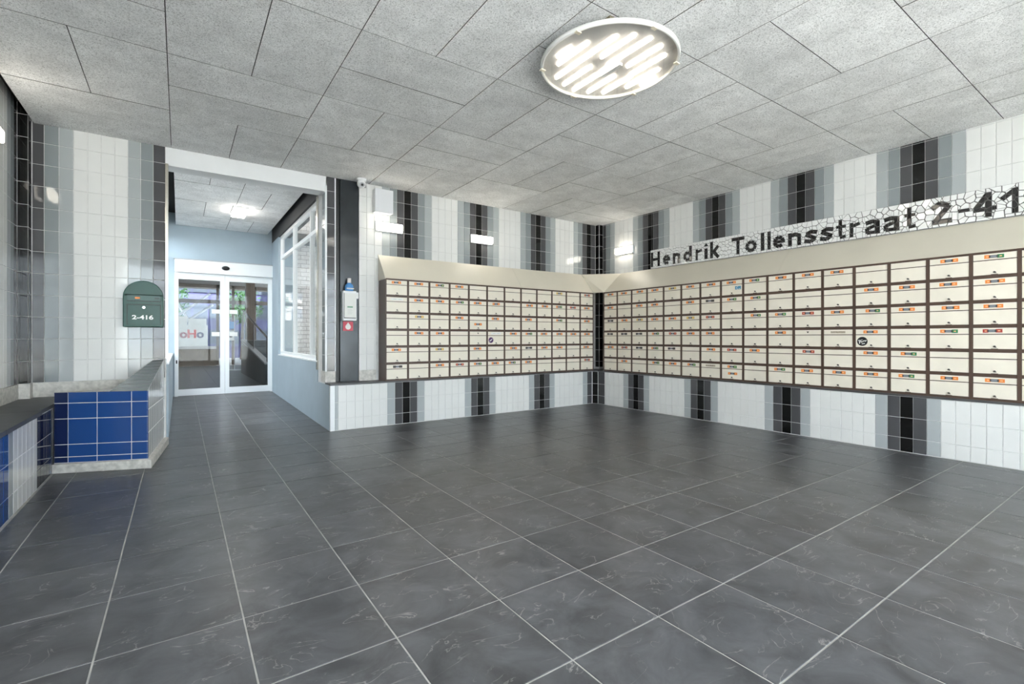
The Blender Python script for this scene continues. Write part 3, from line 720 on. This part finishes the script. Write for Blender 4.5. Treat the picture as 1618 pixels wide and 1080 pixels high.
def area(p): return abs(sum(p[i].x * p[(i + 1) % len(p)].y - p[(i + 1) % len(p)].x * p[i].y for i in range(len(p)))) / 2
def ccw(p):
    a = sum(p[i].x * p[(i + 1) % len(p)].y - p[(i + 1) % len(p)].x * p[i].y for i in range(len(p)))
    return p if a > 0 else p[::-1]
SL = SY0 - SY1
seeds = []; u = 0.; MR = random.Random(5)
while u < SL:
    st = .042 + .026 * u / SL
    nz = max(5, round((SZ1 - SZ0) / st))
    for j in range(nz):
        seeds.append(Vector((u + st * (.5 + MR.uniform(-.42, .42)), SZ0 + (SZ1 - SZ0) * (j + .5 + MR.uniform(-.42, .42)) / nz)))
    u += st
pieces = []
strokes = [ccw(s) for s in strokes]
for i, s in enumerate(seeds):
    poly = [Vector((0, SZ0)), Vector((SL, SZ0)), Vector((SL, SZ1)), Vector((0, SZ1))]
    for j in range(max(0, i - 45), min(len(seeds), i + 46)):
        if j == i: continue
        t = seeds[j]; d = t - s
        if d.length > .2: continue
        poly = clip(poly, (s + t) / 2, d)
        if len(poly) < 3: break
    if len(poly) < 3: continue
    white = [poly]
    for k in strokes:
        if min(abs(v.x - s.x) for v in k) > .25: continue
        nw = []
        for p in white:
            rest = p; outs = []
            for a in range(len(k)):
                e = k[(a + 1) % len(k)] - k[a]; n = Vector((e.y, -e.x))
                o_ = clip(rest, k[a], -n); rest = clip(rest, k[a], n)
                if len(o_) >= 3 and area(o_) > 1e-5: outs.append(o_)
                if len(rest) < 3: break
            if len(rest) >= 3 and area(rest) > 1e-6:
                nw += outs
                if area(rest) > 4e-5: pieces.append((rest, 1))
            else: nw.append(p)
        white = nw
    for p in white:
        if area(p) > 7e-5: pieces.append((p, 0))
def piece_geo(p):
    c = sum(p, Vector((0, 0))) / len(p); q = []
    for v in p:
        d = c - v; q.append(v + d * min(.35, (.0034 + .0022 * c.x / SL) / max(d.length, 1e-4)))
    return c, q
built = []
for p, k in pieces:
    c, q = piece_geo(p); built.append((c, q, k, area(p) * (1 + 2.2 * c.x / SL)))
inview = sorted([b for b in built if SY0 - b[0].x > .93], key=lambda b: -b[3])
single = set(id(b) for b in inview[:300])
rest = MB(); X0 = WX - .020
def add_piece(mb, c, q, k, off):
    n = len(q); tx, tz = MR.uniform(-.035, .035), MR.uniform(-.035, .035); b0 = len(mb.v)
    for h in (0, 1):
        for v in q:
            h_ = 0. if h == 0 else -.006 + (v.x - c.x) * tx + (v.y - c.y) * tz
            mb.v.append((X0 + h_ - off[0], SY0 - v.x - off[1], v.y - off[2]))
    mb.f.append(tuple(range(b0 + n, b0 + 2 * n))); mb.m.append(k)
    for i in range(n):
        j = (i + 1) % n; mb.f.append((b0 + i, b0 + j, b0 + n + j, b0 + n + i)); mb.m.append(k)
for b in built:
    c, q, k, _ = b
    if id(b) in single:
        m = MB(); off = (X0, SY0 - c.x, c.y); add_piece(m, c, q, 0, off)
        o = m.build('mosaic_piece', M_K if k else M_W, sg); o.location = off
    else: add_piece(rest, c, q, k, (0, 0, 0))
ro = rest.build('small_mosaic_pieces', [M_W, M_K], sg); ro['kind'] = 'stuff'

# ------------------------------------------------------------------ lamps
def ceiling_lamp():
    c = (2.485, 2.395); r = .475; z = 3.025
    t = thing('ceiling_lamp', 'large round ceiling lamp with rows of lit LED strips behind clear cover', 'lamp', (*c, CEIL))
    zz = z - CEIL
    MB().lathe((0, 0, 0), [(r - .015, zz + .006), (r, zz), (r + .004, zz + .012), (r + .004, zz + .03), (r - .012, zz + .034)], 64).build('rim', mat('lamp_rim', (.82, .82, .80), .25), t, smooth=True)
    MB().lathe((0, 0, 0), [(.001, zz + .030), (r - .012, zz + .030), (r - .012, zz + .036), (.001, zz + .036)], 64).build('back_plate', mat('lamp_plate', (.52, .52, .525), .35), t)
    MB().lathe((0, 0, 0), [(.001, zz + .002), (r - .014, zz + .002), (r - .014, zz + .006), (.001, zz + .006)], 64).build('cover', ACRYL, t)
    LED = mat('led_strip', (1, .93, .82), .5, emit=LAMP, ecol=(1, .90, .76))
    for x, y0, y1 in ((-.358, .011, .157), (-.293, -.092, .228), (-.187, -.256, .378), (-.072, .106, .42), (-.096, -.332, -.018), (.048, .042, .44), (.018, -.371, .030), (.168, .094, .396), (.147, -.358, -.044), (.277, .04, .334), (.258, -.301, .025), (.369, -.156, .166), (.440, -.066, .077)):
        k = .96
        MB().box((x * k - .008, y0 * k, zz + .018), (x * k + .008, y1 * k, zz + .030)).build('led_strip', LED, t)
    MB().box((.055, -.05, zz + .012), (.085, .14, zz + .030)).build('driver', WHITEP, t)
    for a in range(6):
        q = a * PI / 3 + .35
        MB().box((math.cos(q) * (r - .01) - .02, math.sin(q) * (r - .01) - .012, zz - .003), (math.cos(q) * (r - .01) + .02, math.sin(q) * (r - .01) + .012, zz + .004)).build('clip', mat('clip', (.8, .74, .6), .2), t)
    MB().box((-.30, -.30, zz + .036), (.30, .30, 0)).build('mount', mat('lamp_mount', (.16, .14, .09), .6), t)
ceiling_lamp()
def wall_lamp(loc, rotz, label):
    t = thing('wall_lamp', label, 'lamp', loc, rotz, 'lit wall lamps')
    MB().box((-.186, -.032, -.062), (.186, 0, .062)).build('housing', WHITEP, t, bevel=.006)  # flange wider than the diffuser, added to keep its glow off the wall
    MB().box((-.172, -.080, -.049), (.172, -.032, .049)).build('diffuser', mat('lamp_diffuser', (1, .97, .9), .4, emit=WLAMP, ecol=(1, .93, .80)), t, bevel=.014)
wall_lamp((2.288, WY - .008, 2.577), 0, 'lit rectangular wall lamp below the white junction box')
wall_lamp((3.715, WY - .008, 2.583), 0, 'lit rectangular wall lamp alone on back wall tiles above hood')
wall_lamp((WX - .008, 5.578, 2.585), -PI / 2, 'lit rectangular wall lamp beside the start of mosaic lettering')
wall_lamp((LX + .008, 5.17, 2.68), PI / 2, 'lit wall lamp on the tiled wall over the bench')
t = thing('square_ceiling_lamp', 'small square lit lamp on the corridor ceiling boards', 'lamp', (.768, 8.61, CEIL))
MB().box((-.10, -.26, -.025), (.10, .26, 0)).build('housing', WHITEP, t)
MB().box((-.095, -.255, -.065), (.095, .255, -.025)).build('diffuser', mat('lamp_diffuser_small', (1, .98, .94), .4, emit=9., ecol=(1, .95, .86)), t, bevel=.012)

# ------------------------------------------------------------------ things on the walls
t = thing('junction_box', 'white wall-mounted electrical box just under the ceiling', 'box', (2.19, WY - .008, 2.745))
MB().box((-.12, -.10, 0), (.12, 0, .30)).build('body', WHITEP, t, bevel=.004)
MB().box((-.121, -.104, -.004), (.121, -.098, .302)).build('cover', mat('box_cover', (.72, .73, .76), .35), t)
t = thing('security_camera', 'white dome security camera hanging from ceiling by steel column', 'camera', (1.875, 6.04, CEIL))
MB().lathe((0, 0, 0), [(.001, 0), (.062, 0), (.060, -.022), (.050, -.03), (.001, -.03)], 28).build('base', WHITEP, t, smooth=True)
h_ = MB()
n = 12; prof = [(.052 * math.sin(PI * i / n) + .0005, -.062 + .052 * math.cos(PI * i / n)) for i in range(n + 1)]
h_.lathe((0, 0, 0), prof, 24); hh = h_.build('housing', WHITEP, t, smooth=True)
d = Vector((-.05, -.85, -.38)).normalized()
MB().tube(Vector((0, 0, -.062)) + d * .034, Vector((0, 0, -.062)) + d * .055, .030, 20).build('lens_ring', GREYP, hh)
MB().tube(Vector((0, 0, -.062)) + d * .050, Vector((0, 0, -.062)) + d * .058, .016, 16).build('lens', BLACKM, hh)
MB().tube((.03, .02, -.02), (.10, .14, -.05), .012, 8).build('cable', GREYP, t)

t = thing('steel_column', 'dark painted steel column standing on ledge beside the corridor', 'column', (1.77, WY, LEDGE))
MB().box((-.114, -.012, 0), (.116, .006, CEIL - LEDGE)).build('flange', COLUMN, t, bevel=.002)
MB().box((-.012, .006, 0), (.012, .12, CEIL - LEDGE)).build('web', BLACKM, t)
MB().box((-.165, .02, 0), (-.114, .026, CEIL - LEDGE)).build('recess_dark_strip', BLACKM, t)  # black strip put in to darken the gap beside the flange

YC = WY - .0125
t = thing('sanitizer_dispenser', 'white hand sanitizer dispenser on the dark steel column', 'dispenser', (1.754, YC, 1.33))
MB().box((-.084, -.085, 0), (.084, 0, .375)).build('body', WHITEP, t, bevel=.01)
MB().box((-.068, -.089, .035), (.072, -.084, .345)).build('front_panel', PAPER, t)
MB().box((-.070, -.0905, .030), (.074, -.084, .040)).box((-.074, -.0905, .030), (-.069, -.084, .345)).build('panel_edge', BLACKM, t)
MB().box((-.034, -.0905, .165), (.034, -.0885, .180)).build('green_line', mat('label_green', (.10, .30, .17), .6), t)
m = MB()
for i in range(5): m.box((-.03, -.0905, .085 + i * .014), (.02 + .01 * (i % 2), -.0885, .089 + i * .014))
m.build('print_lines', mat('faint_print', (.55, .56, .55), .6), t)
t = tag(MB().lathe((0, 0, 0), [(.001, 0), (.050, 0), (.052, .01), (.052, .055), (.046, .075), (.024, .095), (.022, .10), (.001, .10)], 20).build('sanitizer_bottle', mat('blue_bottle', (.08, .27, .60), .15), smooth=True), 'blue refill bottle standing on the sanitizer dispenser', 'bottle')
t.location = (1.752, YC - .055, 1.706)
MB().lathe((0, 0, .10), [(.001, 0), (.024, 0), (.024, .058), (.001, .06)], 16).build('cap', mat('bottle_cap', (.66, .62, .60), .4), t)
MB().box((-.045, -.054, .02), (.045, -.050, .032)).build('bottle_label', PAPER, t)
t = tag(MB().box((1.690, YC - .008, 1.205), (1.815, YC, 1.322)).build('red_sign', mat('red_card', (.55, .06, .09), .5)), 'small red card with white drop under the dispenser', 'sign')
pts = [(1.7525 + .034 * math.cos(q), 0, 1.255 + .034 * math.sin(q)) for q in [math.radians(150 + i * 20) for i in range(13)]] + [(1.7525, 0, 1.312)]
MB().prism([(a, YC - .0095, c) for a, b, c in pts], (0, .002, 0)).build('drop_print', PAPER, t)
t = thing('small_switch_box', 'tiny white switch box on the column edge beside the dispenser', 'switch', (1.862, YC, 1.655))
MB().box((-.018, -.03, -.04), (.018, 0, .04)).build('body', WHITEP, t, bevel=.004)
MB().box((-.009, -.033, -.015), (.009, -.03, .015)).build('button', PAPER, t)

# green mailbox on the alcove wall
gm = thing('green_mailbox', 'dark green arched mailbox with white numbers on tiled wall', 'mailbox', (-.298, WY - .008, 1.225))
def arch(wd, h0, rise, y0, y1, n=14, z0=0.):
    p = [(-wd, y0, z0), (wd, y0, z0)]
    for i in range(n + 1):
        a = PI * i / n; p.append((wd * math.cos(a), y0, h0 + rise * math.sin(a)))
    return p, (0, y1 - y0, 0)
p, o_ = arch(.163, .30, .165, -.135, 0); MB().prism(p, o_).build('body', GREENM, gm, bevel=.008)
p, o_ = arch(.150, .31, .142, -.1385, -.13, z0=.325); MB().prism(p, o_).build('hood_face', GREENM, gm)
sl_ = MB().box((-.128, -.141, .262), (.136, -.134, .318)).build('slot_flap', mat('green_slot', (.045, .11, .098), .4), gm, bevel=.002)
MB().box((-.132, -.1375, .256), (.140, -.134, .262)).box((-.132, -.1375, .318), (.140, -.134, .326)).box((-.132, -.1375, .222), (.140, -.134, .228)).box((-.132, -.1375, .020), (-.127, -.134, .224)).box((.135, -.1375, .020), (.140, -.134, .224)).build('dark_edges', BLACKM, gm)
gd = MB().box((-.127, -.1395, .022), (.135, -.134, .222)).build('door', GREENM, gm, bevel=.002)
MB().tube((.002, -.139, .196), (.002, -.146, .196), .011, 16).build('lock', mat('chrome', (.9, .9, .9), .15, metal=1.), gd)
MB().box((-.068, -.1425, .281), (-.028, -.1405, .299)).build('orange_sticker', ORANGE, sl_)
MB().box((.09, -.1425, .282), (.128, -.1408, .298)).build('name_slot', mat('dark_slot', (.03, .06, .055), .4), sl_)
tm = text_mesh('2-416', .070, mat('white_number', (.86, .87, .85), .4), .0015, 'number', bold=.0022)
o = link('number', tm, gd); o.location = (-.006, -.1412, .095); o.rotation_euler = (PI / 2, 0, 0); o.scale = (1.05, .82, 1)

# ------------------------------------------------------------------ white brick wall outside the corridor window
BRK = mat('white_brick', (.78, .76, .74), .8, noise=.14, nscale=20, bump=.4, bscale=40, bdist=.006)
struct(MB().box((-1.6, FRONT - .2, 3.46), (12, 6.42, 13)).box((-.6, 6.42, 3.46), (1.7, 10.9, 12)).box((-9, 10.9, 3.46), (12, 27.5, 12)).box((9, 6.4, -.1), (9.3, 10.9, 10)).build('wall_shade_storeys', mat('shade_storey_brick', (.42, .36, .32), .9, noise=.15, nscale=2)))  # unseen storeys, overhang and end wall added to shade yard and lobby front
ob = struct(MB().box((1.72, 10.62, -.1), (9.2, 10.9, 10)).build('wall_outside', mat('brick_joint', (.34, .33, .32), .95)))  # seen low down; unseen height and length added to shade the yard
br_c = {}
for r in range(0, 36):
    z = .62 + r * .086
    x = 1.72 - (.11 if r % 2 else 0)
    while x < 3.45:
        a = max(1.72, x) + .006; b = min(3.45, x + .22) - .006; x += .22
        if b - a < .03: continue
        k = round(b - a, 2)
        if k not in br_c: br_c[k] = MB().box((-k / 2, -.012, -.038), (k / 2, .01, .038)).mesh('brick', BRK)
        o = link('brick', br_c[k], ob); o.location = ((a + b) / 2, 10.62 + R.uniform(-.004, .004), z)
tag(MB().box((1.70, 10.50, 3.02), (4.4, 10.64, 3.06)).build('drip_ledge', mat('lead_flashing', (.18, .19, .20), .6)), 'thin dark drip ledge across the white brick wall outside', 'ledge')
struct(MB().box((1.66, WY + .42, -.12), (12, 10.6, -.06)).build('ground_yard', mat('yard_paving', (.50, .49, .47), .9, noise=.15, nscale=4)))
struct(MB().box((-14, WY + .42, -.14), (-.5, 40, -.08)).build('ground_garden', mat('garden_paving', (.30, .32, .26), .9, noise=.2, nscale=3)))

gw = struct(MB().box((-2.5, 5.8, -.1), (-2.2, 12, 2.75)).build('wall_shade_left', mat('shade_wall_left', (.30, .26, .22), .9, noise=.2, nscale=5)))  # unseen wall added outside to dim daylight through the left corridor window
# ------------------------------------------------------------------ lobby beyond the sliding door
LOB = 21.0
lf = struct(MB().box((-1.2, DOORY + .1, -.1), (4.2, LOB, DOORZ - .006)).build('floor_lobby', GROUTD))
floor_tiles(lf, grid(*FX, -1.1, 3.4), grid(*FY, DOORY + .12, LOB), lambda x, y: x > -.45 + (y - DOORY) * -.02, lambda y: DOORZ)
BRWN = mat('brown_panel', (.10, .075, .055), .5, noise=.2, nscale=6)
struct(MB().box((-1.2, DOORY + .2, 3.08), (4.2, LOB + .2, 3.25)).build('ceiling_lobby', mat('lobby_ceiling', (.14, .13, .12), .8)))
struct(MB().box((-1.3, DOORY + .2, 0), (-1.1, LOB, 3.2)).build('wall_lobby_left', BRWN))
lw = struct(MB().box((-1.2, LOB, -.1), (1.12, LOB + .12, .70)).build('wall_lobby_low', BRWN))
for i in range(7): MB().box((-1.15 + i * .305, LOB - .015, .10), (-.86 + i * .305, LOB, .69)).build('board', BRWN, lw)
MB().box((-1.2, LOB - .06, .70), (1.12, LOB + .2, .80)).build('coping', mat('coping', (.48, .49, .50), .6), lw)
w4 = struct(link('window_4', None)); m = MB()
for x in (-1.15, 1.12, 1.62, 2.35, 3.3): m.box((x, LOB - .02, .1), (x + .09, LOB + .08, 3.08))
m.box((-1.2, LOB - .02, 2.38), (4.2, LOB + .08, 2.52)).box((-1.2, LOB - .02, 2.96), (4.2, LOB + .08, 3.08)).build('window_frame', mat('dark_brown_frame', (.07, .055, .042), .5), w4)
MB().box((-1.1, LOB + .02, .8), (1.6, LOB + .028, 3.0)).build('pane', GLASSL, w4)
MB().box((1.64, LOB + .02, .1), (4.1, LOB + .028, 3.0)).build('pane', GLASSL, w4)
struct(MB().box((1.66, 16.6, 0), (1.90, 16.9, 3.08)).build('wall_lobby_pillar', BRWN))
# staircase
stt = thing('staircase', 'dark stone staircase with low side wall beyond the glass door', 'stairs', (1.50, 11.4, DOORZ))
DST = mat('stair_stone', (.075, .085, .09), .45, noise=.15, nscale=6)
MB().prism([(0, 0, 0), (0, 0, .47), (0, 4.9, .95), (0, 4.9, 0)], (.10, 0, 0)).build('side_wall', DST, stt)
MB().prism([(-.015, -.02, .47), (-.015, -.02, .51), (-.015, 4.9, .99), (-.015, 4.9, .95)], (.13, 0, 0)).build('coping', mat('coping', (.48,) * 3, .6), stt)
for i in range(6):
    MB().box((.10, 1.2 + .36 * i, 0), (1.5, 4.9, .16 * (i + 1))).build('step', DST, stt)
RAIL = mat('handrail_dark', (.05, .04, .035), .4)
MB().tube((.05, 0, 1.02), (.05, 4.9, 1.85), .024).build('handrail', RAIL, stt)
for y in (.1, 2.4, 4.8): MB().tube((.05, y, .48 + y * .098), (.05, y, 1.02 + y * .17), .014).build('baluster', RAIL, stt)
# notice stands seen through the right leaf
t = thing('notice_board', 'white notice with blue print on stand beyond the door', 'notice', (1.22, 17.6, DOORZ))
MB().box((-.14, 0, .95), (.20, .02, 1.25)).build('lower_sheet', PAPER, t)
MB().box((-.08, 0, 1.32), (.20, .02, 1.55)).build('upper_sheet', mat('blue_print', (.16, .34, .62), .5), t)
MB().box((.02, -.003, 1.05), (.15, 0, 1.10)).build('print', DARKB, t)
MB().box((.20, 0, 0), (.225, .03, 1.75)).build('post', GREYP, t); MB().box((-.16, .02, 1.27), (.22, .03, 1.29)).build('rail', GREYP, t)
MB().box((-.05, -.15, 0), (.38, .18, .03)).build('foot', GREYP, t)
# planters, tree and buildings outside
CONC = mat('pale_concrete', (.62, .58, .53), .8, noise=.1, nscale=6)
t = thing('lettered_planter', 'pale concrete planter box with red and blue letters beyond lobby', 'planter', (-.10, 22.7, -.05))
MB().box((-1.6, 0, 0), (1.02, .7, 1.66)).build('body', CONC, t)
for i in range(4): MB().box((-1.55 + i * .64, .05, 1.66), (-.94 + i * .64, .65, 2.0 - .08 * (i % 2))).build('stone_block', CONC, t)
for ch, x, m_ in (('o', .22, mat('letter_dark_red', (.25, .03, .05), .5)), ('H', .49, mat('letter_red', (.55, .04, .03), .5)), ('o', .77, mat('letter_navy', (.05, .03, .10), .5))):
    o = link('letter', text_mesh(ch, .44, m_, .006, 'letter', bold=.014), t); o.location = (x, -.01, 1.30); o.rotation_euler = (PI / 2, 0, 0)
struct(MB().box((-14, LOB + .2, -.1), (30, 46, -.05)).build('ground_street', mat('street', (.22, .22, .22), .9, noise=.15, nscale=2)))
LEAF = mat('leaf_green', (.06, .20, .03), .5, noise=.4, nscale=2); BARK = mat('bark', (.10, .07, .05), .9, noise=.3, nscale=10)
def tree(loc, h, r, label):
    t = thing('tree', label, 'tree', loc, 0, 'trees beyond the lobby')
    tr = MB().tube((0, 0, 0), (.05, 0, h * .55), .09, 8, r2=.05)
    for i in range(6):
        a = i * 1.05; tr.tube((.05, 0, h * (.4 + .03 * i)), (math.cos(a) * r * .7, math.sin(a) * r * .7, h * (.6 + .05 * i)), .03, 6, r2=.012)
    tr.build('trunk', BARK, t)
    f = MB(); q = random.Random(int(h * 100))
    for i in range(1400):
        v = Vector((q.gauss(0, 1), q.gauss(0, 1), q.gauss(0, 1))).normalized() * r * q.uniform(.35, 1)
        c = Vector((v.x, v.y, h * .72 + v.z * .9)); a = Vector((q.gauss(0, 1), q.gauss(0, 1), q.gauss(0, 1))).normalized(); b = a.orthogonal().normalized(); s = q.uniform(.05, .11)
        f.poly([c - a * s, c + b * s * .5, c + a * s, c - b * s * .5])
    fo = f.build('foliage', LEAF, t); fo['kind'] = 'stuff'
tree((-.75, 29.6, -.05), 4.2, 1.3, 'leafy green tree behind the lettered planter'); tree((2.75, 29.6, -.05), 4.0, 1.1, 'leafy green tree behind the staircase lobby')
def building(x0, x1, y, h, col, label, wcol, nx, nz):
    t = thing('building', label, 'building', ((x0 + x1) / 2, y, -.05)); a = (x1 - x0) / 2
    MB().box((-a, 0, 0), (a, 3, h)).build('wall', mat('facade_' + wcol, col, .85, noise=.2, nscale=3), t)
    me = MB().box((-.35, -.03, 0), (.35, .02, .8)).mesh('window', mat('facade_window', (.10, .12, .16), .1))
    for i in range(nx):
        for j in range(nz):
            o = link('window', me, t); o.location = (-a + (i + .5) * 2 * a / nx, 0, .8 + j * 1.45)
building(-.2, 4.4, 32, 9, (.10, .10, .22), 'dark blue brick building far behind the lettered planter', 'blue', 6, 5)
building(-6.2, -.4, 34, 8, (.52, .47, .45), 'pale apartment block behind the trees outside', 'pale', 3, 5)
building(4.7, 11, 28, 8, (.42, .40, .38), 'grey apartment block seen past the staircase', 'grey', 5, 5)
# leaning white beams by the planter
for i, (a, b) in enumerate((((-.6, 23.65, 1.55), (1.05, 23.65, 2.95)), ((-.2, 23.7, 1.45), (1.15, 23.7, 2.5)), ((-.4, 23.8, 3.1), (.6, 23.8, 1.3)))):
    o = tag(MB().tube((0, 0, 0), Vector(b) - Vector(a), .05, 8).build('white_beam', mat('white_beam', (.6, .62, .66), .5)), ['long white beam leaning up over the planter stones', 'shorter white beam leaning beside the planter', 'white beam sloping down among the tree leaves'][i], 'beam', 'beams behind the planter'); o.location = a
